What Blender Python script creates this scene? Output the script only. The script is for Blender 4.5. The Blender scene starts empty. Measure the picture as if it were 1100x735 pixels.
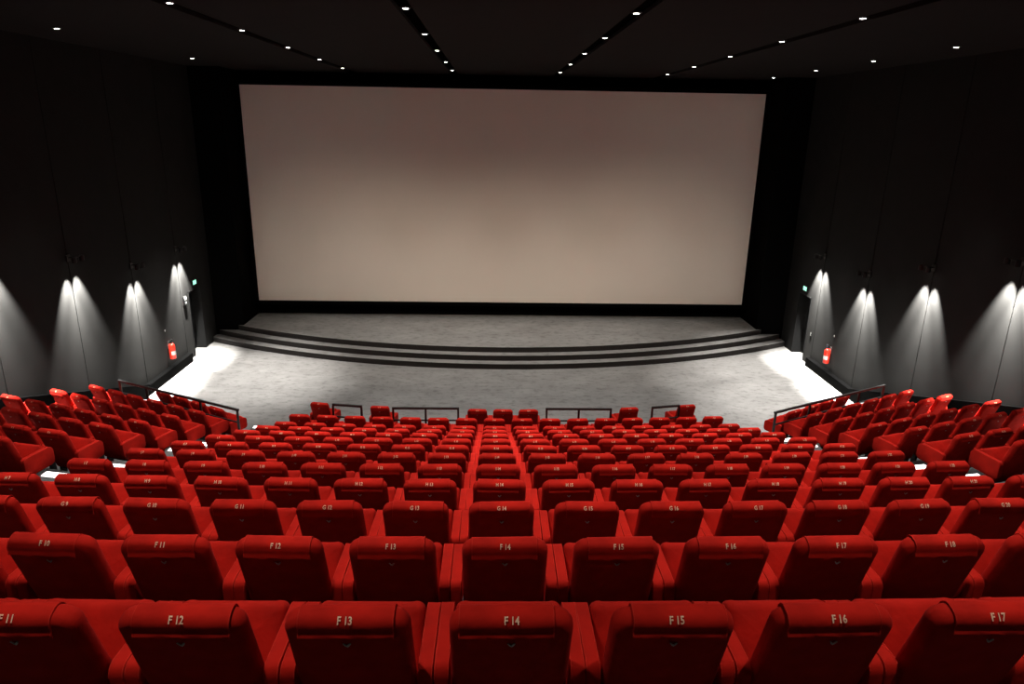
import bpy, bmesh, math, random
from mathutils import Matrix, Vector

R = math.radians
H = 6.87                      # camera height above the front floor
XC = 0.38                     # middle axis of the auditorium
WL, WR = -8.98, 9.72          # side walls
YB = 23.75                    # wall behind the screen
YR = -3.4                     # wall behind the seats
ZC = H + 1.5                  # ceiling height

# ------------------------------------------------------------------ camera, world, exposure
scene = bpy.context.scene
col = scene.collection
cam_data = bpy.data.cameras.new('camera')
cam_data.sensor_width = 36.0
cam_data.lens = 751.4 * 36.0 / 1100.0
cam_data.clip_start = 0.05
cam_data.clip_end = 200
cam = bpy.data.objects.new('camera', cam_data)
col.objects.link(cam)
cr = Vector((0.9995238, -0.0261336, 0.0164064))
cu = Vector((-0.0079124, 0.2968482, 0.9548919))
cf = Vector((0.0298250, 0.9545671, -0.2965001))
mm = Matrix((cr, cu, -cf)).transposed().to_4x4()
mm.translation = Vector((0, 0, H))
cam.matrix_world = mm
scene.camera = cam

world = bpy.data.worlds.new('world')
world.use_nodes = True
world.node_tree.nodes['Background'].inputs[0].default_value = (0, 0, 0, 1)
world.node_tree.nodes['Background'].inputs[1].default_value = 0
scene.world = world
vs = scene.view_settings
vs.view_transform = 'Standard'
vs.look = 'None'
vs.gamma = 1
vs.exposure = 0.0
vs.use_curve_mapping = False

# strengths (watts) of the hall's lamps and of the added ones
P_SEAT = 400       # downlights over the seats
P_FLOOR = 350      # downlights over the front floor
P_SCREEN_FILL = 620       # extra beams added under some downlights to light the screen
P_STAGE = 240
P_POOL = 6000      # outer downlights over the doors
P_WASH = 3000      # wall washers


# ------------------------------------------------------------------ materials
def new_mat(name):
    m = bpy.data.materials.new(name)
    m.use_nodes = True
    return m, m.node_tree, m.node_tree.nodes['Principled BSDF']


def plain(name, color, rough=0.6, metal=0.0, spec=0.3, noise=0.0, scale=30, emis=None, estr=0):
    m, nt, b = new_mat(name)
    b.inputs['Roughness'].default_value = rough
    b.inputs['Metallic'].default_value = metal
    b.inputs['Specular IOR Level'].default_value = spec
    b.inputs['Base Color'].default_value = (*color, 1)
    if noise:
        tc = nt.nodes.new('ShaderNodeTexCoord')
        n = nt.nodes.new('ShaderNodeTexNoise')
        n.inputs['Scale'].default_value = scale
        n.inputs['Detail'].default_value = 4
        nt.links.new(tc.outputs['Object'], n.inputs['Vector'])
        cr_ = nt.nodes.new('ShaderNodeValToRGB')
        cr_.color_ramp.elements[0].position = 0.3
        cr_.color_ramp.elements[1].position = 0.7
        cr_.color_ramp.elements[0].color = (*[c * (1 - noise) for c in color], 1)
        cr_.color_ramp.elements[1].color = (*[min(1, c * (1 + noise)) for c in color], 1)
        nt.links.new(n.outputs['Fac'], cr_.inputs['Fac'])
        nt.links.new(cr_.outputs['Color'], b.inputs['Base Color'])
    if emis:
        b.inputs['Emission Color'].default_value = (*emis, 1)
        b.inputs['Emission Strength'].default_value = estr
    return m


def velvet(name, color, sheen=0.35):
    m, nt, b = new_mat(name)
    b.inputs['Roughness'].default_value = 0.9
    b.inputs['Specular IOR Level'].default_value = 0.12
    b.inputs['Sheen Weight'].default_value = sheen
    b.inputs['Sheen Roughness'].default_value = 0.45
    b.inputs['Sheen Tint'].default_value = (0.75, 0.08, 0.12, 1)
    tc = nt.nodes.new('ShaderNodeTexCoord')
    n = nt.nodes.new('ShaderNodeTexNoise')
    n.inputs['Scale'].default_value = 9
    n.inputs['Detail'].default_value = 5
    nt.links.new(tc.outputs['Object'], n.inputs['Vector'])
    cr_ = nt.nodes.new('ShaderNodeValToRGB')
    cr_.color_ramp.elements[0].position = 0.3
    cr_.color_ramp.elements[1].position = 0.75
    cr_.color_ramp.elements[0].color = (*[c * 0.82 for c in color], 1)
    cr_.color_ramp.elements[1].color = (*[c * 1.15 for c in color], 1)
    nt.links.new(n.outputs['Fac'], cr_.inputs['Fac'])
    nt.links.new(cr_.outputs['Color'], b.inputs['Base Color'])
    n2 = nt.nodes.new('ShaderNodeTexNoise')
    n2.inputs['Scale'].default_value = 14
    n2.inputs['Detail'].default_value = 3
    nt.links.new(tc.outputs['Object'], n2.inputs['Vector'])
    bp = nt.nodes.new('ShaderNodeBump')
    bp.inputs['Strength'].default_value = 0.25
    bp.inputs['Distance'].default_value = 0.02
    nt.links.new(n2.outputs['Fac'], bp.inputs['Height'])
    nt.links.new(bp.outputs['Normal'], b.inputs['Normal'])
    return m


def carpet(name, base, streak=0.35):
    m, nt, b = new_mat(name)
    b.inputs['Roughness'].default_value = 0.85
    b.inputs['Specular IOR Level'].default_value = 0.2
    tc = nt.nodes.new('ShaderNodeTexCoord')
    mp = nt.nodes.new('ShaderNodeMapping')
    mp.inputs['Scale'].default_value = (1.0, 1.6, 1.0)
    nt.links.new(tc.outputs['Object'], mp.inputs['Vector'])
    n1 = nt.nodes.new('ShaderNodeTexNoise')
    n1.inputs['Scale'].default_value = 0.9
    n1.inputs['Detail'].default_value = 6
    n1.inputs['Roughness'].default_value = 0.62
    nt.links.new(mp.outputs['Vector'], n1.inputs['Vector'])
    r1 = nt.nodes.new('ShaderNodeValToRGB')
    r1.color_ramp.elements[0].position = 0.32
    r1.color_ramp.elements[1].position = 0.68
    r1.color_ramp.elements[0].color = (*[c * (1 - streak * .5) for c in base], 1)
    r1.color_ramp.elements[1].color = (*[c * (1 + streak * .4) for c in base], 1)
    nt.links.new(n1.outputs['Fac'], r1.inputs['Fac'])
    n2 = nt.nodes.new('ShaderNodeTexNoise')
    n2.inputs['Scale'].default_value = 4.5
    n2.inputs['Detail'].default_value = 8
    n2.inputs['Roughness'].default_value = 0.7
    nt.links.new(mp.outputs['Vector'], n2.inputs['Vector'])
    r2 = nt.nodes.new('ShaderNodeValToRGB')
    r2.color_ramp.elements[0].position = 0.36
    r2.color_ramp.elements[1].position = 0.5
    r2.color_ramp.elements[0].color = (0.55, 0.55, 0.55, 1)
    r2.color_ramp.elements[1].color = (1, 1, 1, 1)
    nt.links.new(n2.outputs['Fac'], r2.inputs['Fac'])
    mx = nt.nodes.new('ShaderNodeMix')
    mx.data_type = 'RGBA'
    mx.blend_type = 'MULTIPLY'
    mx.inputs['Factor'].default_value = 0.7
    nt.links.new(r1.outputs['Color'], mx.inputs[6])
    nt.links.new(r2.outputs['Color'], mx.inputs[7])
    nt.links.new(mx.outputs[2], b.inputs['Base Color'])
    return m


M = {
    'velvet': velvet('red_velvet', (0.48, 0.011, 0.005), 0.04),
    'cover': velvet('red_cover', (0.51, 0.012, 0.0055), 0.04),
    'welt': velvet('welt_seam', (0.62, 0.028, 0.015), 0.1),
    'thread': plain('cream_thread', (0.98, 0.57, 0.36), 0.6),
    'emblem': plain('grey_emblem', (0.5, 0.42, 0.36), 0.5),
    'steel_black': plain('black_steel', (0.012, 0.012, 0.012), 0.45),
    'rail': plain('rail_steel', (0.03, 0.03, 0.03), 0.5, 0.2),
    'carpet': carpet('grey_carpet', (0.29, 0.282, 0.272)),
    'terrace': carpet('terrace_carpet', (0.13, 0.127, 0.125), 0.2),
    'riser': plain('dark_riser', (0.028, 0.025, 0.024), 0.8, noise=.2),
    'wall': plain('wall_fabric', (0.0175, 0.0172, 0.0165), 0.9, spec=0.1, noise=0.08, scale=2.5),
    'black': plain('matt_black', (0.002, 0.002, 0.002), 0.9, spec=0.02),
    'groove': plain('groove_black', (0.002, 0.002, 0.002), 0.9, spec=0.0),
    'ceiling': plain('ceiling_panel', (0.009, 0.0072, 0.007), 0.9, spec=0.1, noise=.1, scale=2),
    'screen': plain('screen_fabric', (0.88, 0.80, 0.71), 0.9, spec=0.05, noise=0.015, scale=0.6),
    'lens': plain('lamp_lens', (1, 1, 1), emis=(1.0, 0.96, 0.88), estr=14),
    'led': plain('step_led', (1, 1, 1), emis=(1.0, 0.97, 0.92), estr=3.2),
    'exit': plain('exit_panel', (0.5, 0.8, 0.7), emis=(0.35, 0.95, 0.68), estr=1.3),
    'ext_red': plain('extinguisher_red', (0.75, 0.03, 0.015), 0.3, spec=.5),
    'white': plain('white_plastic', (0.5, 0.5, 0.48), 0.5),
    'blue': plain('blue_plastic', (0.05, 0.12, 0.4), 0.5),
    'door': plain('door_black', (0.003, 0.003, 0.003), 0.8),
    'chrome': plain('brushed_metal', (0.45, 0.45, 0.45), 0.35, 0.9),
}


# ------------------------------------------------------------------ helpers
def mesh_obj(name, bm, mats, parent=None, smooth=True, kind=None):
    me = bpy.data.meshes.new(name)
    bmesh.ops.recalc_face_normals(bm, faces=bm.faces[:])
    bm.to_mesh(me)
    bm.free()
    for m in (mats if isinstance(mats, (list, tuple)) else [mats]):
        me.materials.append(M[m])
    if smooth:
        for p in me.polygons:
            p.use_smooth = True
        try:
            me.set_sharp_from_angle(angle=R(38))
        except Exception:
            pass
    o = bpy.data.objects.new(name, me)
    col.objects.link(o)
    o.parent = parent
    if kind:
        o['kind'] = kind
    return o


def root(name, label, cat, loc=(0, 0, 0), rz=0.0, group=None):
    o = bpy.data.objects.new(name, None)
    o.empty_display_size = 0.1
    col.objects.link(o)
    o.location = loc
    o.rotation_euler = (0, 0, rz)
    o['label'] = label
    o['category'] = cat
    if group:
        o['group'] = group
    return o


def box(bm, x0, x1, y0, y1, z0, z1, mi=0):
    v = [bm.verts.new(p) for p in ((x0, y0, z0), (x1, y0, z0), (x1, y1, z0), (x0, y1, z0),
                                   (x0, y0, z1), (x1, y0, z1), (x1, y1, z1), (x0, y1, z1))]
    for f in ((0, 3, 2, 1), (4, 5, 6, 7), (0, 1, 5, 4), (1, 2, 6, 5), (2, 3, 7, 6), (3, 0, 4, 7)):
        fc = bm.faces.new([v[i] for i in f])
        fc.material_index = mi


def cyl(bm, p0, p1, r0, r1=None, n=12, mi=0, caps=True):
    p0, p1 = Vector(p0), Vector(p1)
    r1 = r0 if r1 is None else r1
    d = (p1 - p0).normalized()
    a = Vector((1, 0, 0)) if abs(d.x) < .9 else Vector((0, 1, 0))
    u = d.cross(a).normalized()
    w = d.cross(u)
    ring = []
    for p, r in ((p0, r0), (p1, r1)):
        ring.append([bm.verts.new(p + r * (math.cos(t) * u + math.sin(t) * w))
                     for t in [2 * math.pi * i / n for i in range(n)]])
    for i in range(n):
        f = bm.faces.new((ring[0][i], ring[0][(i + 1) % n], ring[1][(i + 1) % n], ring[1][i]))
        f.material_index = mi
    if caps:
        for rg in ring:
            f = bm.faces.new(rg)
            f.material_index = mi


def lathe(bm, c, prof, n=16, mi=0):
    """prof: list of (radius, z) about the vertical axis through c"""
    rings = []
    for r, z in prof:
        rings.append([bm.verts.new((c[0] + r * math.cos(2 * math.pi * i / n),
                                    c[1] + r * math.sin(2 * math.pi * i / n), c[2] + z)) for i in range(n)])
    for a, b in zip(rings, rings[1:]):
        for i in range(n):
            f = bm.faces.new((a[i], a[(i + 1) % n], b[(i + 1) % n], b[i]))
            f.material_index = mi
    for rg in (rings[0], rings[-1]):
        f = bm.faces.new(rg)
        f.material_index = mi


def rr_outline(u0, u1, v0, v1, radii, inset, n=6):
    """rounded rectangle outline, radii = (u0v0, u1v0, u1v1, u0v1), shrunk by inset"""
    u0, u1, v0, v1 = u0 + inset, u1 - inset, v0 + inset, v1 - inset
    pts = []
    for (cu_, cv_, a0), rad in zip(((u0, v0, 180), (u1, v0, 270), (u1, v1, 0), (u0, v1, 90)), radii):
        rad = max(rad - inset, 0.004)
        cx = cu_ + rad if a0 in (180, 90) else cu_ - rad
        cy = cv_ + rad if a0 in (180, 270) else cv_ - rad
        for i in range(n + 1):
            t = R(a0 + 90 * i / n)
            pts.append((cx + rad * math.cos(t), cy + rad * math.sin(t)))
    return pts


def pillow(bm, u0, u1, v0, v1, radii, T, ra, rb, fn, n=6, m=4, bulge=0.0):
    """rounded slab; fn(u, v, w) -> 3D with w from 0 (side a) to -T (side b)"""
    rings = []
    for i in range(m + 1):
        t = math.pi / 2 * i / m
        rings.append((ra * (1 - math.sin(t)), -ra * (1 - math.cos(t))))
    for i in range(m + 1):
        t = math.pi / 2 * i / m
        rings.append((rb * (1 - math.cos(t)), -T + rb * (1 - math.sin(t))))
    vr = []
    for ins, w in rings:
        vr.append([bm.verts.new(fn(u, v, w)) for u, v in rr_outline(u0, u1, v0, v1, radii, ins, n)])
    k = len(vr[0])
    for a, b in zip(vr, vr[1:]):
        for i in range(k):
            bm.faces.new((a[i], a[(i + 1) % k], b[(i + 1) % k], b[i]))
    for rg, w, sgn in ((vr[0], 0.0, 1), (vr[-1], -T, -1)):
        if bulge:
            cu0, cv0 = (u0 + u1) / 2, (v0 + v1) / 2
            outl = rr_outline(u0, u1, v0, v1, radii, ra if sgn > 0 else rb, n)
            prev = rg
            for s, h in ((.7, .65), (.35, .93)):
                cur = [bm.verts.new(fn(cu0 + (u - cu0) * s, cv0 + (v - cv0) * s, w + sgn * bulge * h)) for u, v in outl]
                for i in range(k):
                    bm.faces.new((prev[i], prev[(i + 1) % k], cur[(i + 1) % k], cur[i]))
                prev = cur
            bm.faces.new(prev)
        else:
            bm.faces.new(rg)


# ------------------------------------------------------------------ seating geometry (rows)
ROWY, ROWZ, KAP, ANG, OFF = {}, {}, {}, {}, {}
for i in range(-3, 10):
    ROWY[i] = 1.974 + 1.0115 * (i - 1)
    ROWZ[i] = -1.599 - 0.3853 * (i - 1)
    KAP[i] = 0.011
ROWY.update({10: 11.008, 11: 11.96, 12: 12.87, 13: 14.08})
ROWZ.update({10: -5.042, 11: -5.400, 12: -5.640, 13: -5.95})
KAP.update({10: .0148, 11: .0175, 12: .0185, 13: .0195})
ANG_T = {7: 15, 8: 18.8, 9: 21, 10: 24, 11: 26.3, 12: 31, 13: 31}
OFF_T = {7: .43, 8: .48, 9: .48, 10: .60, 11: .70, 12: .50, 13: .55}
for i in range(-3, 14):
    ANG[i] = ANG_T.get(i, max(6, 15 - 2.6 * (7 - i)))
    OFF[i] = OFF_T.get(i, .43)
SX = 6.1                       # offset of the side blocks' aisle seats from the axis
PITCH = 0.56


def floor_z(i):
    return 0.0 if i >= 13 else max(0.0, H + ROWZ[i] - 0.92)


def row_path(i, x):
    dx = abs(x - XC)
    k = KAP[i]
    ya = k * 4.5 ** 2 / 2
    yb = OFF[i] - 0.33 * math.tan(R(ANG[i]))
    if dx < 4.5:
        d = k * dx * dx / 2
    elif dx < SX - 0.33:
        d = ya + (yb - ya) * (dx - 4.5) / (SX - 0.33 - 4.5)
    else:
        d = yb + (dx - SX + 0.33) * math.tan(R(ANG[i]))
    return ROWY[i] + d


def edge_y(i, x):
    return row_path(i, x) - (0.13 if i == 13 else 0.0)


# ------------------------------------------------------------------ the shell
# front floor
bm = bmesh.new()
box(bm, WL - .5, WR + .5, 10.0, YB + .3, -0.15, 0.0)
mesh_obj('floor', bm, 'carpet', smooth=False, kind='structure')

# stepped seating floor
bm = bmesh.new()
xs = [WL + .002, -8.6, -8.0, -7.4, -6.8, -6.2, XC - SX + .33, -4.8, XC - 4.5]
xs += [XC - 4.5 + 9.0 * j / 18 for j in range(1, 19)]
xs += [XC + 5.1, XC + SX - .33, 7.0, 7.6, 8.2, 8.8, 9.3, WR - .002]
cols_ = []
for x in xs:
    pts = [(YR, floor_z(-3))]
    for i in range(-2, 14):
        y = edge_y(i, x)
        pts.append((y, floor_z(i - 1)))
        pts.append((y, floor_z(i)))
    cols_.append([bm.verts.new((x, y, z)) for y, z in pts])
for a, b in zip(cols_, cols_[1:]):
    for j in range(len(a) - 1):
        f = bm.faces.new((a[j], b[j], b[j + 1], a[j + 1]))
        f.material_index = 0 if j % 2 == 0 else 1
mesh_obj('seating_terrace', bm, ['terrace', 'terrace'], smooth=False, kind='structure')

# steps in the two aisles
STEPF = 0.29
bm = bmesh.new()
for sgn in (-1, 1):
    for i in range(2, 14):
        x0, x1 = XC + sgn * 4.62, XC + sgn * 5.72
        pa, pb = edge_y(i, x0), edge_y(i, x1)
        zm = (floor_z(i - 1) + floor_z(i)) / 2
        for d0, d1, zt_ in ((-.001, STEPF, floor_z(i - 1)), (STEPF, STEPF + .31, zm)):
            lo = [(x0, pa + d0, 0), (x1, pb + d0, 0), (x1, pb + d1, 0), (x0, pa + d1, 0)]
            vb = [bm.verts.new((p[0], p[1], floor_z(i))) for p in lo]
            vt = [bm.verts.new((p[0], p[1], zt_)) for p in lo]
            bm.faces.new(vt)
            for q in range(4):
                bm.faces.new((vb[q], vb[(q + 1) % 4], vt[(q + 1) % 4], vt[q]))
mesh_obj('trim_1', bm, 'terrace', smooth=False, kind='structure')

# stage with three curved steps
bm = bmesh.new()
CY, R0 = 38.2, 18.8
NS = 48


def arc_y(x, rad):
    return CY - math.sqrt(rad * rad - (x - XC) ** 2)


sx = [WL + .003 + (WR - WL - .006) * j / NS for j in range(NS + 1)]
prof = []
for s in range(3):
    prof.append((R0 - .31 * s, .16 * s))
    prof.append((R0 - .31 * s, .16 * (s + 1)))
sc_ = []
for x in sx:
    cc = [bm.verts.new((x, arc_y(x, rad), z)) for rad, z in prof]
    cc.append(bm.verts.new((x, YB, .48)))
    sc_.append(cc)
for a, b in zip(sc_, sc_[1:]):
    for j in range(len(a) - 1):
        f = bm.faces.new((a[j], b[j], b[j + 1], a[j + 1]))
        f.material_index = 1 if j % 2 == 0 else 0
mesh_obj('stage', bm, ['carpet', 'riser'], smooth=False, kind='structure')

# back walls and ceiling
bm = bmesh.new()
box(bm, WL - .6, WR + .6, YB, YB + .3, 0, ZC)
mesh_obj('wall_front', bm, 'black', smooth=False, kind='structure')
bm = bmesh.new()
box(bm, WL - .6, WR + .6, YR - .3, YR, 0, ZC)
mesh_obj('wall_rear', bm, 'black', smooth=False, kind='structure')
for sgn, nm in ((-1, 'wall_wing_left'), (1, 'wall_wing_right')):
    bm = bmesh.new()
    xa, xb = XC + sgn * 8.45, (WL if sgn < 0 else WR)
    box(bm, min(xa, xb), max(xa, xb), 22.2, YB, 0, ZC)
    mesh_obj(nm, bm, 'black', smooth=False, kind='structure')

TRX = [.386 + (j - 1.5) * 3.2157 for j in range(4)]       # four lamp slots
LY = [10.65 + 2.894 * i for i in range(5)]
bm = bmesh.new()
edges = [WL - .5]
for x in TRX:
    edges += [x - .11, x + .11]
edges.append(WR + .5)
for a, b in zip(edges[0::2], edges[1::2]):
    box(bm, a, b, YR, YB, ZC, ZC + .3)
for x in TRX:
    box(bm, x - .11, x + .11, YR, YB, ZC + .06, ZC + .3, 1)
mesh_obj('ceiling', bm, ['ceiling', 'groove'], smooth=False, kind='structure')

# side walls: backing, panels with narrow joints, door openings
DY0, DY1, DZ = 20.42, 21.30, 2.0
SEAM0, PW = 12.38, 2.52
for sgn, xw, nm in ((-1, WL, 'wall_left'), (1, WR, 'wall_right')):
    bm = bmesh.new()

    def bx(y0, y1, z0, z1, d0, d1, mi):
        xa, xb = xw + sgn * d0, xw + sgn * d1
        box(bm, min(xa, xb), max(xa, xb), y0, y1, z0, z1, mi)
    bx(YR, DY0, 0, ZC, .03, .5, 1)
    bx(DY1, YB, 0, ZC, .03, .5, 1)
    bx(DY0, DY1, DZ, ZC, .03, .5, 1)
    bx(DY0, DY1, 0, DZ, .42, .5, 1)
    n0 = -7
    for q in range(n0, 5):
        y0, y1 = SEAM0 + q * PW + .012, SEAM0 + (q + 1) * PW - .012
        y0, y1 = max(y0, YR), min(y1, 22.2)
        if y1 <= y0:
            continue
        if y0 < DY0 < y1:
            bx(y0, DY0, 0, ZC, 0, .03, 0)
            bx(DY0, DY1, DZ, ZC, 0, .03, 0)
            bx(DY1, y1, 0, ZC, 0, .03, 0)
        else:
            bx(y0, y1, 0, ZC, 0, .03, 0)
    mesh_obj(nm, bm, ['wall', 'groove'], smooth=False, kind='structure')
    # plinth that follows the rake of the seating
    bm = bmesh.new()
    pts = [(YR, 6.9), (12.6, 1.78), (17.3, .26), (19.95, .26), (19.95, 0), (YR, 0)]
    a = [bm.verts.new((xw, y, z)) for y, z in pts]
    b = [bm.verts.new((xw - sgn * .14, y, z)) for y, z in pts]
    bm.faces.new(a)
    bm.faces.new(b)
    for q in range(len(pts)):
        bm.faces.new((a[q], a[(q + 1) % len(pts)], b[(q + 1) % len(pts)], b[q]))
    mesh_obj('baseboard_left' if sgn < 0 else 'baseboard_right', bm, 'black', smooth=False, kind='structure')
    # door leaf with frame and handle
    bm = bmesh.new()
    xa, xb = xw + sgn * .30, xw + sgn * .35
    box(bm, min(xa, xb), max(xa, xb), DY0 + .02, DY1 - .02, .01, DZ - .02)
    dr = mesh_obj('door_1' if sgn < 0 else 'door_2', bm, 'door', smooth=False, kind='structure')
    bm = bmesh.new()
    for (ya, yb, za, zb) in ((DY0, DY0 + .03, 0, DZ), (DY1 - .03, DY1, 0, DZ), (DY0, DY1, DZ - .03, DZ)):
        xa, xb = xw - sgn * .012, xw + sgn * .30
        box(bm, min(xa, xb), max(xa, xb), ya, yb, za, zb)
    mesh_obj('door_frame', bm, 'door', dr, smooth=False)
    bm = bmesh.new()
    xh = xw + sgn * .25
    cyl(bm, (xh, DY0 + .12, .95), (xh, DY0 + .12, 1.25), .014)
    cyl(bm, (xh, DY0 + .12, .98), (xh + sgn * .05, DY0 + .12, .98), .010)
    cyl(bm, (xh, DY0 + .12, 1.22), (xh + sgn * .05, DY0 + .12, 1.22), .010)
    mesh_obj('door_handle', bm, 'chrome', dr)

# ------------------------------------------------------------------ the screen
SW, SB, ST, SY = 16.61, 1.025, 7.933, 23.40
scr = root('cinema_screen', 'huge blank pale cinema screen above the stage', 'screen', (XC + .013, SY, SB))
bm = bmesh.new()
box(bm, -SW / 2, SW / 2, 0, .02, 0, ST - SB)
mesh_obj('projection_surface', bm, 'screen', scr, smooth=False)
bm = bmesh.new()
fw_ = .13
box(bm, -SW / 2 - fw_, -SW / 2, -.04, .10, -fw_, ST - SB + fw_)
box(bm, SW / 2, SW / 2 + fw_, -.04, .10, -fw_, ST - SB + fw_)
box(bm, -SW / 2, SW / 2, -.04, .10, ST - SB, ST - SB + fw_)
box(bm, -SW / 2, SW / 2, -.04, .10, -fw_, 0)
mesh_obj('frame', bm, 'black', scr, smooth=False)
bm = bmesh.new()
for x in (-7.5, -4.5, -1.5, 1.5, 4.5, 7.5):
    box(bm, x - .05, x + .05, .10, YB - SY, -.1, ST - SB)
mesh_obj('support', bm, 'black', scr, smooth=False)

# ------------------------------------------------------------------ one cinema seat, built once
REC = R(19)
A_ = Vector((0, -math.sin(REC), math.cos(REC)))
N_ = Vector((0, -math.cos(REC), -math.sin(REC)))
RC = 0.037
TL = R(58)                     # where on the rounded head the number sits
P0 = Vector((0, 0, .92)) + A_ * (RC * (1 - math.sin(TL))) + N_ * (RC * (1 - math.cos(TL)))
TB = 0.088


def bk(x, a, n):
    return Vector((x, 0, 0)) + P0 + A_ * a + N_ * n


bm = bmesh.new()
pillow(bm, -.214, .214, -.66, 0, (.03, .03, .066, .066), TB, RC, RC, bk, n=7, m=5, bulge=.012)
seat_back = mesh_obj('backrest', bm, 'velvet')


def cap_profile(off):
    """(n, a) points over the head of the backrest from the rear flap to the front"""
    pts = [(.012 + off, -.058), (.009 + off, -.051), (.004 + off, -.044), (off, -RC)]
    r_ = RC + off
    for i in range(1, 9):
        t = math.pi / 2 * i / 8
        pts.append((-RC + r_ * math.cos(t), -RC + r_ * math.sin(t)))
    for i in range(0, 9):
        t = math.pi / 2 * i / 8
        pts.append((-TB + RC - r_ * math.sin(t), -RC + r_ * math.cos(t)))
    pts.append((-TB - off, -.12))
    return pts


bm = bmesh.new()
outer, inner = cap_profile(.0055), cap_profile(.0005)
loop = outer + inner[::-1]
HW = .163
wav = [0, .0, .0]
NX = 10
rings = []
for j in range(NX + 1):
    x = -HW + 2 * HW * j / NX
    sag = .006 * math.sin(j * 1.7) + .004 * math.cos(j * 2.9)
    ring = []
    for q, (n_, a_) in enumerate(loop):
        dn = 0.0
        if q in (0, len(loop) - 1):
            a_ = a_ + sag
        ring.append(bm.verts.new(bk(x, a_, n_)))
    rings.append(ring)
k = len(loop)
for a, b in zip(rings, rings[1:]):
    for i in range(k):
        bm.faces.new((a[i], a[(i + 1) % k], b[(i + 1) % k], b[i]))
no = len(outer)
for rg in (rings[0], rings[-1]):
    for i in range(no - 1):
        bm.faces.new((rg[i], rg[i + 1], rg[k - 2 - i], rg[k - 1 - i]))
for sg in (-1, 1):
    for p, q in zip(outer, outer[1:]):
        cyl(bm, bk(sg * (HW - .003), p[1], p[0] + .0002), bk(sg * (HW - .003), q[1], q[0] + .0002), .0016, n=5, mi=1, caps=False)
seat_cover = mesh_obj('head_cover', bm, ['cover', 'welt'])

# tipped-up cushion
TH = R(50)
HP = Vector((0, .235, .315))
CU = Vector((0, math.cos(TH), math.sin(TH)))
CN = Vector((0, -math.sin(TH), math.cos(TH)))
bm = bmesh.new()
pillow(bm, -.217, .217, 0, .40, (.03, .03, .055, .055), .115, .045, .03,
       lambda u, v, w: Vector((u, 0, 0)) + HP + CU * (v * (.955 + .09 * abs(u / .217) ** 3)) + CN * (w + .055 + .02 * abs(u / .217) ** 3), n=6, m=4, bulge=.01)
seat_cushion = mesh_obj('seat_cushion', bm, 'velvet')


# armrest panels (left and right)
def armrest(sgn):
    bm_ = bmesh.new()
    xa = sgn * .2780
    pillow(bm_, .105, .525, .39, .625, (.05, .06, .07, .045), .0565, .004, .008,
           lambda u, v, w: Vector((xa + sgn * w, u, v)), n=5, m=3)
    # welt seams along both top edges
    top_ = [(u, v) for u, v in rr_outline(.105, .525, .39, .625, (.05, .06, .07, .045), 0, 5) if v > .50]
    for w in (.0035, .0525):
        for p, q in zip(top_, top_[1:]):
            cyl(bm_, (xa - sgn * w, p[0], p[1]), (xa - sgn * w, q[0], q[1]), .0018, n=5, mi=1, caps=False)
    return mesh_obj('armrest', bm_, ['velvet', 'welt'])


arm_l, arm_r = armrest(-1), armrest(1)

# metal base
bm = bmesh.new()
for x in (-.2, .2):
    box(bm, x - .03, x + .03, .16, .44, 0, .012)
    box(bm, x - .018, x + .018, .24, .32, .012, .30)
box(bm, -.22, .22, .25, .31, .26, .30)
seat_base = mesh_obj('base', bm, 'steel_black', smooth=False)

# small winged emblem on the rear of the backrest
bm = bmesh.new()
em = [(.88 * a, .88 * b) for a, b in [(-.0155, .010), (-.011, .0115), (-.004, .001), (.001, -.001), (.009, .011), (.0165, .0085), (.010, -.004), (.002, -.0125), (-.007, -.006)]]
za = -.106
f0 = [bm.verts.new(bk(x, za + y, .0130)) for x, y in em]
f1 = [bm.verts.new(bk(x, za + y, .0100)) for x, y in em]
bm.faces.new(f0)
bm.faces.new(f1[::-1])
for i in range(len(em)):
    bm.faces.new((f0[i], f0[(i + 1) % len(em)], f1[(i + 1) % len(em)], f1[i]))
seat_emblem = mesh_obj('emblem', bm, 'emblem', smooth=False)

proto = {'backrest': seat_back, 'head_cover': seat_cover, 'seat_cushion': seat_cushion,
         'armrest_l': arm_l, 'armrest_r': arm_r, 'base': seat_base, 'emblem': seat_emblem}

NUM_CACHE = {}


def number_mesh(txt, size=.0375):
    key = (txt, size)
    if key in NUM_CACHE:
        return NUM_CACHE[key]
    cu_ = bpy.data.curves.new('seat_number', 'FONT')
    cu_.body = txt
    cu_.size = size
    cu_.align_x = 'CENTER'
    cu_.resolution_u = 2
    cu_.offset = .0009
    tmp = bpy.data.objects.new('seat_number', cu_)
    me = bpy.data.meshes.new_from_object(tmp)
    bpy.data.objects.remove(tmp)
    h = size * .69
    ro = RC + .0095
    for v in me.vertices:
        x, y = v.co.x * .80, v.co.y - h / 2
        t = TL + y / ro
        v.co = bk(x, -RC + ro * math.sin(t), -RC + ro * math.cos(t))
    me.name = 'seat_number'
    me.materials.clear()
    me.materials.append(M['thread'])
    NUM_CACHE[key] = me
    return me


used = set()
rng = random.Random(4)


def take(key, name, parent):
    o = proto[key]
    if key in used:
        o = o.copy()
        col.objects.link(o)
    used.add(key)
    o.name = name
    o.parent = parent
    return o


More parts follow.
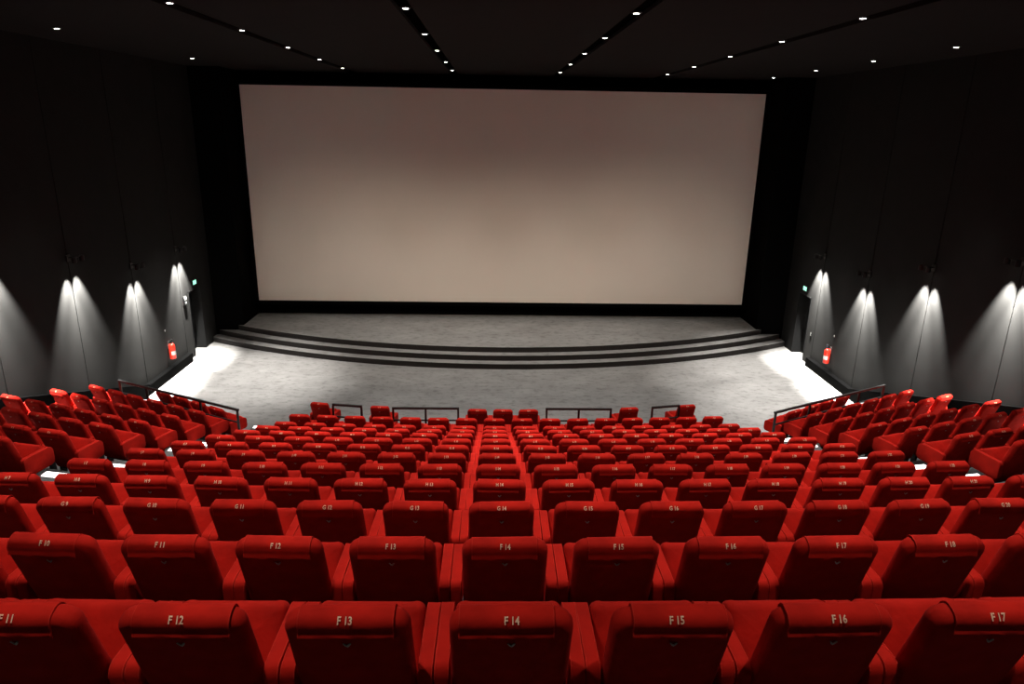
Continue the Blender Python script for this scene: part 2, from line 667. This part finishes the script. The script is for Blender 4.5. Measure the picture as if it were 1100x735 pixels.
def make_seat(x, y, z, rz, txt, label, group, full=True):
    s = root('cinema_chair', label, 'seat', (x, y, z), rz, group)
    take('backrest', 'backrest', s)
    c = take('head_cover', 'head_cover', s)
    if full:
        shift = rng.uniform(-.022, .022)
        c.location = (shift, 0, 0)
        tw = rng.uniform(-.02, .02)
        c.rotation_euler = (0, tw, 0)
        c.location.x = shift - .90 * math.sin(tw)
    take('seat_cushion', 'seat_cushion', s)
    take('armrest_l', 'armrest', s)
    take('armrest_r', 'armrest', s)
    take('base', 'base', s)
    take('emblem', 'emblem', s)
    n = bpy.data.objects.new('seat_number', number_mesh(txt))
    col.objects.link(n)
    n.parent = s
    return s


ORD = ['zeroth', 'first', 'second', 'third', 'fourth', 'fifth', 'sixth', 'seventh', 'eighth', 'ninth',
       'tenth', 'eleventh', 'twelfth', 'thirteenth']
LETTER = {1: 'F', 2: 'F', 3: 'G', 4: 'H', 5: 'I', 6: 'J', 7: 'K', 8: 'L', 9: 'M', 10: 'N', 11: 'O', 12: 'P', 13: 'Q'}
rowname = {1: 'nearest row'}
for i in range(2, 14):
    rowname[i] = ORD[i] + ' row from the camera'


def seat_label(i, kk):
    if kk == 0:
        pos = 'in the centre column'
    else:
        pos = ORD[abs(kk)] + (' left' if kk < 0 else ' right') + ' of centre column'
    lead = 'red velvet seat marked %s%d' % (LETTER[i], 14 + kk) if i <= 4 else 'red velvet seat'
    return '%s, %s, %s' % (lead, rowname[i], pos)


KR = {1: (-4, 4), 2: (-5, 5), 3: (-6, 7), 4: (-7, 8)}
for i in range(5, 13):
    KR[i] = (-7, 8)
for i in range(1, 13):
    for kk in range(KR[i][0], KR[i][1] + 1):
        s_ = (kk * PITCH) + (0.077 - XC)
        kp = KAP[i]
        x = XC + math.sin(s_ * kp) / kp
        y = ROWY[i] + (1 - math.cos(s_ * kp)) / kp
        make_seat(x, y, floor_z(i), s_ * kp + rng.uniform(-.006, .006), '%s %d' % (LETTER[i], 14 + kk), seat_label(i, kk),
                  'centre block seats in the ' + rowname[i])

# front row: seats stand on the flat floor with wheelchair gaps between them
FRONT = [(-3.79, 'far left of the wheelchair places'), (-2.43, 'between the two left railings'),
         (-.29, 'left of the middle three'), (.27, 'middle of the middle three'), (.83, 'right of the middle three'),
         (3.07, 'between the two right railings'), (4.40, 'far right of the wheelchair places')]
for q, (x, tx) in enumerate(FRONT):
    kp = .03
    dx = x - XC
    make_seat(x, ROWY[13] + .0195 * dx * dx, 0.0, dx * .045, 'Q %d' % (14 + round((x - .077) / PITCH)),
              'red seat in the front row by the stage floor, ' + tx.replace('wheelchair places', 'row'), 'front row seats on the flat floor')

# side blocks, turned towards the screen
SIDE_N = {6: (1, 1), 7: (3, 3), 8: (5, 5), 9: (6, 6), 10: (6, 6), 11: (6, 6), 12: (4, 4)}
for i in range(6, 13):
    for si, sgn in ((0, -1), (1, 1)):
        a = R(ANG[i])
        xe = SX if i < 12 else 6.0
        for kk in range(SIDE_N[i][si]):
            x = XC + sgn * (xe + kk * .575 * math.cos(a))
            y = ROWY[i] + OFF[i] + kk * .575 * math.sin(a)
            num = (6 - kk) if sgn < 0 else (23 + kk)
            wh = 'aisle seat' if kk == 0 else ORD[kk + 1] + ' seat from the aisle'
            lab = 'red seat, %s side block, %s row before the diagonal railing, %s' % (
                'left' if sgn < 0 else 'right', ORD[12 - i] if i < 12 else 'low', wh)
            if i == 12:
                lab = 'red seat beyond the %s diagonal railing, %s' % ('left' if sgn < 0 else 'right', wh)
            make_seat(x, y, floor_z(i), sgn * a, '%s %d' % (LETTER[i], num), lab,
                      '%s side block seats' % ('left' if sgn < 0 else 'right'))


# ------------------------------------------------------------------ railings
def railing(label, x0, y0, x1, y1, ztop, zf0, zf1, posts, drop=.27):
    r_ = root('handrail', label, 'railing', (x0, y0, zf0), 0, 'metal railings in front of the seats')
    L = Vector((x1 - x0, y1 - y0, 0))
    o = Vector((x0, y0, zf0))

    def bar(nm, a, b, w, h):
        bm_ = bmesh.new()
        d = (b - a).normalized()
        side = Vector((-d.y, d.x, 0))
        side = side.normalized() if side.length > .1 else Vector((0, 1, 0))
        up = d.cross(side)
        vv = []
        for p in (a, b):
            vv.append([bm_.verts.new(p + side * (sx_ * w / 2) + up * (sz_ * h / 2)) for sx_, sz_ in ((-1, -1), (1, -1), (1, 1), (-1, 1))])
        for q in range(4):
            bm_.faces.new((vv[0][q], vv[0][(q + 1) % 4], vv[1][(q + 1) % 4], vv[1][q]))
        bm_.faces.new(vv[0])
        bm_.faces.new(vv[1])
        bmesh.ops.bevel(bm_, geom=bm_.edges[:], offset=.005, segments=1, affect='EDGES')
        mesh_obj(nm, bm_, 'rail', r_)
    top = Vector((0, 0, ztop - zf0))
    bar('top_rail', top, top + L, .045, .045)
    lo_ = top - Vector((0, 0, drop))
    bar('lower_rail', lo_ + L * .003, lo_ + L * .997, .03, .03)
    for t in posts:
        p = L * t
        zf = zf0 + (zf1 - zf0) * t
        # posts stand just inside the top rail
        bm_ = bmesh.new()
        hb = .02
        q = Vector((p.x, p.y, 0))
        box(bm_, q.x - hb, q.x + hb, q.y - hb, q.y + hb, (zf - zf0), ztop - zf0 - .022)
        box(bm_, q.x - .045, q.x + .045, q.y - .045, q.y + .045, (zf - zf0), (zf - zf0) + .008)
        mesh_obj('post', bm_, 'rail', r_)
    return r_


fz12 = floor_z(12)
YRL = 13.62
railing('straight railing left of the three middle front seats', -2.06, YRL, -.66, YRL, H - 5.70, fz12, fz12, (.015, .5, .985))
railing('straight railing right of the three middle front seats', 1.16, YRL, 2.56, YRL, H - 5.70, fz12, fz12, (.015, .5, .985))
railing('short slanted railing beside the left end of the front row', -3.34, 13.80, -2.70, 13.70, H - 5.70, fz12, fz12, (.02, .98))
railing('short slanted railing beside the right end of the front row', 3.43, 13.72, 4.06, 13.84, H - 5.70, fz12, fz12, (.02, .98))
fz11 = floor_z(11)
railing('long diagonal railing in front of the left side block', -8.14, 14.58, -4.99, 12.96, H - 5.485, fz11, fz11, (.01, .25, .70, .99), .27)
railing('long diagonal railing in front of the right side block', 2 * XC + 8.14, 14.58, 2 * XC + 4.99, 12.96, H - 5.485, fz11, fz11,
        (.01, .25, .70, .99), .27)

# ------------------------------------------------------------------ lit step edges in the aisles
for sgn in (-1, 1):
    for i in range(5, 14):
        xa, xb = XC + sgn * 4.60, XC + sgn * 5.70
        ya, yb = edge_y(i, xa) + STEPF, edge_y(i, xb) + STEPF
        zt = floor_z(i - 1)
        o = root('step_light', 'white lit strip on the %s aisle step, %s step from the stage floor' % (
            'left' if sgn < 0 else 'right', ORD[14 - i]), 'step light', (xa, ya, zt), 0, 'lit step edges in the %s aisle' % ('left' if sgn < 0 else 'right'))
        bm = bmesh.new()
        dx, dy = xb - xa, yb - ya
        pr = [(-.115, .001), (.012, .001), (.012, .007), (-.115, .007)]
        A1 = [bm.verts.new((0, p, q)) for p, q in pr]
        B1 = [bm.verts.new((dx, dy + p, q)) for p, q in pr]
        bm.faces.new(A1)
        bm.faces.new(B1)
        for q in range(4):
            bm.faces.new((A1[q], A1[(q + 1) % 4], B1[(q + 1) % 4], B1[q]))
        mesh_obj('housing', bm, 'chrome', o, smooth=False)
        bm = bmesh.new()
        pr = [(-.10, .007), (.006, .007), (.006, .013), (-.10, .013)]
        A1 = [bm.verts.new((dx * .02, dy * .02 + p, q)) for p, q in pr]
        B1 = [bm.verts.new((dx * .98, dy * .98 + p, q)) for p, q in pr]
        bm.faces.new(A1)
        bm.faces.new(B1)
        for q in range(4):
            bm.faces.new((A1[q], A1[(q + 1) % 4], B1[(q + 1) % 4], B1[q]))
        mesh_obj('lit_strip', bm, 'led', o, smooth=False)


# ------------------------------------------------------------------ ceiling downlights
def spot(name, parent, loc, direction, power, full_angle, blend, color=(1, .965, .92), size=.03):
    ld = bpy.data.lights.new(name, 'SPOT')
    ld.energy = power
    ld.spot_size = R(full_angle)
    ld.spot_blend = blend
    ld.color = color
    ld.shadow_soft_size = size
    lo = bpy.data.objects.new(name, ld)
    col.objects.link(lo)
    lo.location = loc
    lo.rotation_euler = Vector(direction).to_track_quat('-Z', 'Y').to_euler()
    lo.parent = parent
    return lo


DL = {}


def downlight(x, y, zc, label, beams, group):
    o = root('downlight', label, 'ceiling light', (x, y, zc), 0, group)
    if not DL:
        bm_ = bmesh.new()
        lathe(bm_, (0, 0, 0), [(.050, .0), (.075, .0), (.075, -.012), (.066, -.020), (.050, -.020)], 20)
        DL['h'] = mesh_obj('housing', bm_, 'steel_black')
        bm_ = bmesh.new()
        lathe(bm_, (0, 0, 0), [(.020, -.026), (.040, -.022), (.048, -.015), (.048, -.004)], 20)
        DL['l'] = mesh_obj('lens', bm_, 'lens')
        h, l = DL['h'], DL['l']
    else:
        h, l = DL['h'].copy(), DL['l'].copy()
        col.objects.link(h)
        col.objects.link(l)
    h.parent = o
    l.parent = o
    for bb in beams:
        spot('lamp', o, (0, 0, -.05), *bb)
    return o


cname = ['leftmost', 'second', 'third', 'rightmost']
for j, x in enumerate(TRX):
    for i in range(-3, 5):
        y = LY[0] + 2.894 * i
        if i < 0:  # lamps out of view, added to light the near rows
            beams = [((0, (-.16, -.18, -.2)[i + 3], -1), P_SEAT * (.48, 1.1, 1.35)[i + 3], (84, 80, 76)[i + 3], 1.0)]
            lab = 'unseen added downlight above the seats in the %s ceiling slot%s' % (cname[j], {-3: ', nearest the camera', -2: ', next to the nearest', -1: ', third from the camera'}[i])
        elif i < 2:
            beams = [((0, -.22, -1), P_SEAT * 2.6, 68, 1.0)]
            if i == 1:
                beams.append(((0, 9.9, -8.4), P_SCREEN_FILL, 58, 1.0, (1, .86, .70)))  # second, warm beam added to brighten the screen
        elif i < 4:
            beams = [((0, (-.3, 0)[i - 2], -1), P_FLOOR * 1.25, 88, 1.0)]
        else:
            beams = [((0, -.12, -1), P_STAGE, 50, 1.0)]
        if i >= 0:
            lab = 'small round white downlight in the %s dark ceiling slot, %s from the screen' % (cname[j], ORD[5 - i])
        downlight(x, y, ZC + .034, lab, beams, 'downlights in the ceiling slots')
for sgn in (-1, 1):
    x = .386 + sgn * 2.5 * 3.2157
    for i in range(1, 5):
        y = LY[0] + 2.894 * i
        if sgn < 0 and i in (2, 4):
            continue
        if i < 2:
            beams = [((0, 0, -1), P_SEAT * .8, 50, 1.0)]
        else:
            beams = [((-sgn * .10, -.1, -1), P_POOL * (1.1 if sgn < 0 else .65), 44, 1.0)]
            if i == 4:
                beams = [((-sgn * .02, -.28, -1), P_POOL * .4, 34, 1.0)]
        lab = 'small round white downlight over the %s side aisle, %s from the screen' % ('left' if sgn < 0 else 'right', ORD[5 - i])
        downlight(x, y, ZC, lab, beams, 'outer ceiling downlights')

# ------------------------------------------------------------------ wall washers
WASH = [(9.86, 5.0), (12.38, 4.62), (14.90, 4.00), (17.42, 3.35), (19.94, 3.34)]  # first entry is out of view, added to light the side seats
wn = ['fifth', 'fourth', 'third', 'second', 'nearest']
for sgn, xw in ((-1, WL), (1, WR)):
    for (y, z), w in zip(WASH, wn):
        o = root('wall_washer', 'twin headed spotlight on the %s wall, %s' % (
            'left' if sgn < 0 else 'right', 'nearest the exit door' if w == 'nearest' else w + ' from the exit door'),
            'wall light', (xw, y, z), 0, 'wall spotlights')
        bm = bmesh.new()
        i_ = -sgn
        xa, xb = 0, i_ * .03
        box(bm, min(xa, xb), max(xa, xb), -.06, .06, -.05, .09)
        cyl(bm, (i_ * .02, 0, .03), (i_ * .24, 0, .06), .014)
        mesh_obj('bracket', bm, 'steel_black', o)
        bm = bmesh.new()
        cyl(bm, (i_ * .22, -.17, .06), (i_ * .22, .17, .06), .014)
        mesh_obj('crossbar', bm, 'steel_black', o)
        for dy in (-.14, .14):
            bm = bmesh.new()
            lathe(bm, (i_ * .22, dy, 0), [(.030, .07), (.048, .06), (.052, -.05), (.046, -.05), (.040, -.035)], 16)
            hd = mesh_obj('lamp_head', bm, 'steel_black', o)
            bm = bmesh.new()
            lathe(bm, (i_ * .22, dy, 0), [(.036, -.046), (.030, -.040)], 16)
            mesh_obj('lens', bm, 'lens', hd)
            spot('lamp', o, (i_ * .22, dy, -.055), (-i_ * .10, dy * .5, -1), P_WASH, 54, .8, (1, .98, .93), .02)

# ------------------------------------------------------------------ exit signs, extinguishers, switch boxes
for sgn, xw in ((-1, WL), (1, WR)):
    sd = 'left' if sgn < 0 else 'right'
    i_ = -sgn
    o = root('exit_sign', 'small glowing pale green exit sign above the %s side door' % sd, 'exit sign', (xw, 20.86, 2.12))
    bm = bmesh.new()
    xa, xb = 0, i_ * .05
    box(bm, min(xa, xb), max(xa, xb), -.13, .13, 0, .15)
    mesh_obj('housing', bm, 'steel_black', o, smooth=False)
    bm = bmesh.new()
    xa, xb = i_ * .05, i_ * .056
    box(bm, min(xa, xb), max(xa, xb), -.11, .11, .015, .135)
    mesh_obj('panel', bm, 'exit', o, smooth=False)

    o = root('fire_extinguisher', 'red fire extinguisher hanging on the %s wall' % sd, 'fire extinguisher', (xw + i_ * .095, 18.8, .46))
    bm = bmesh.new()
    lathe(bm, (0, 0, 0), [(.05, 0), (.078, .012), (.085, .03), (.085, .36), (.078, .40), (.055, .435), (.028, .45)], 20)
    mesh_obj('cylinder', bm, 'ext_red', o)
    bm = bmesh.new()
    n = 10
    for q in range(n):
        t0, t1 = [(-1.0 + 2.0 * (q + e) / n) + (math.pi if i_ < 0 else 0) - .5 * i_ for e in (0, 1)]
        vs_ = [bm.verts.new((.0865 * math.cos(t), .0865 * math.sin(t), z)) for t, z in ((t0, .13), (t1, .13), (t1, .24), (t0, .24))]
        bm.faces.new(vs_)
    mesh_obj('label_plate', bm, 'white', o)
    bm = bmesh.new()
    lathe(bm, (0, 0, 0), [(.024, .45), (.024, .50), (.016, .51)], 12)
    box(bm, -.012, .012, -.02, .10, .505, .522)
    box(bm, -.012, .012, -.02, .09, .535, .548)
    mesh_obj('valve', bm, 'steel_black', o, smooth=False)
    bm = bmesh.new()
    cyl(bm, (0, .02, .50), (0, .05, .50), .016, n=10)
    mesh_obj('gauge', bm, 'blue', o)
    bm = bmesh.new()
    prev = None
    pts = [(0, .02, .48), (0, .10, .46), (0, .125, .36), (0, .115, .2), (0, .105, .12)]
    for a, b in zip(pts, pts[1:]):
        cyl(bm, a, b, .011, n=8)
    cyl(bm, pts[-1], (0, .105, .05), .013, .022, n=8)
    mesh_obj('hose', bm, 'steel_black', o)
    bm = bmesh.new()
    xa, xb = -i_ * .095, -i_ * .085
    box(bm, min(xa, xb), max(xa, xb), -.03, .03, .30, .50)
    mesh_obj('wall_bracket', bm, 'chrome', o, smooth=False)

    o = root('wall_hook_sign', 'tiny pale marker plate on the %s wall above the fire extinguisher' % sd, 'sign', (xw, 18.72, 1.28))
    bm = bmesh.new()
    xa, xb = 0, i_ * .012
    box(bm, min(xa, xb), max(xa, xb), -.02, .02, 0, .05)
    bmesh.ops.bevel(bm, geom=bm.edges[:], offset=.003, segments=1, affect='EDGES')
    mesh_obj('plate', bm, 'white', o, smooth=False)

o = root('wall_control_box', 'small black and white control box on the wall beside the left door', 'control box', (WL, 20.12, 1.68))
bm = bmesh.new()
box(bm, 0, .05, -.09, .09, 0, .26)
bmesh.ops.bevel(bm, geom=bm.edges[:], offset=.006, segments=2, affect='EDGES')
mesh_obj('case', bm, 'steel_black', o)
bm = bmesh.new()
box(bm, .05, .056, -.065, .065, .16, .235)
mesh_obj('panel', bm, 'white', o, smooth=False)
bm = bmesh.new()
box(bm, .05, .056, -.03, .03, .04, .09)
mesh_obj('button', bm, 'white', o, smooth=False)

o = root('wall_switch', 'tiny white switch plate on the wall beside the right door', 'switch', (WR, 20.12, .88))
bm = bmesh.new()
box(bm, -.015, 0, -.045, .045, 0, .13)
bmesh.ops.bevel(bm, geom=bm.edges[:], offset=.003, segments=1, affect='EDGES')
mesh_obj('plate', bm, 'steel_black', o, smooth=False)
bm = bmesh.new()
box(bm, -.020, -.015, -.018, .018, .075, .105)
box(bm, -.020, -.015, -.018, .018, .025, .05)
mesh_obj('rocker', bm, 'white', o, smooth=False)
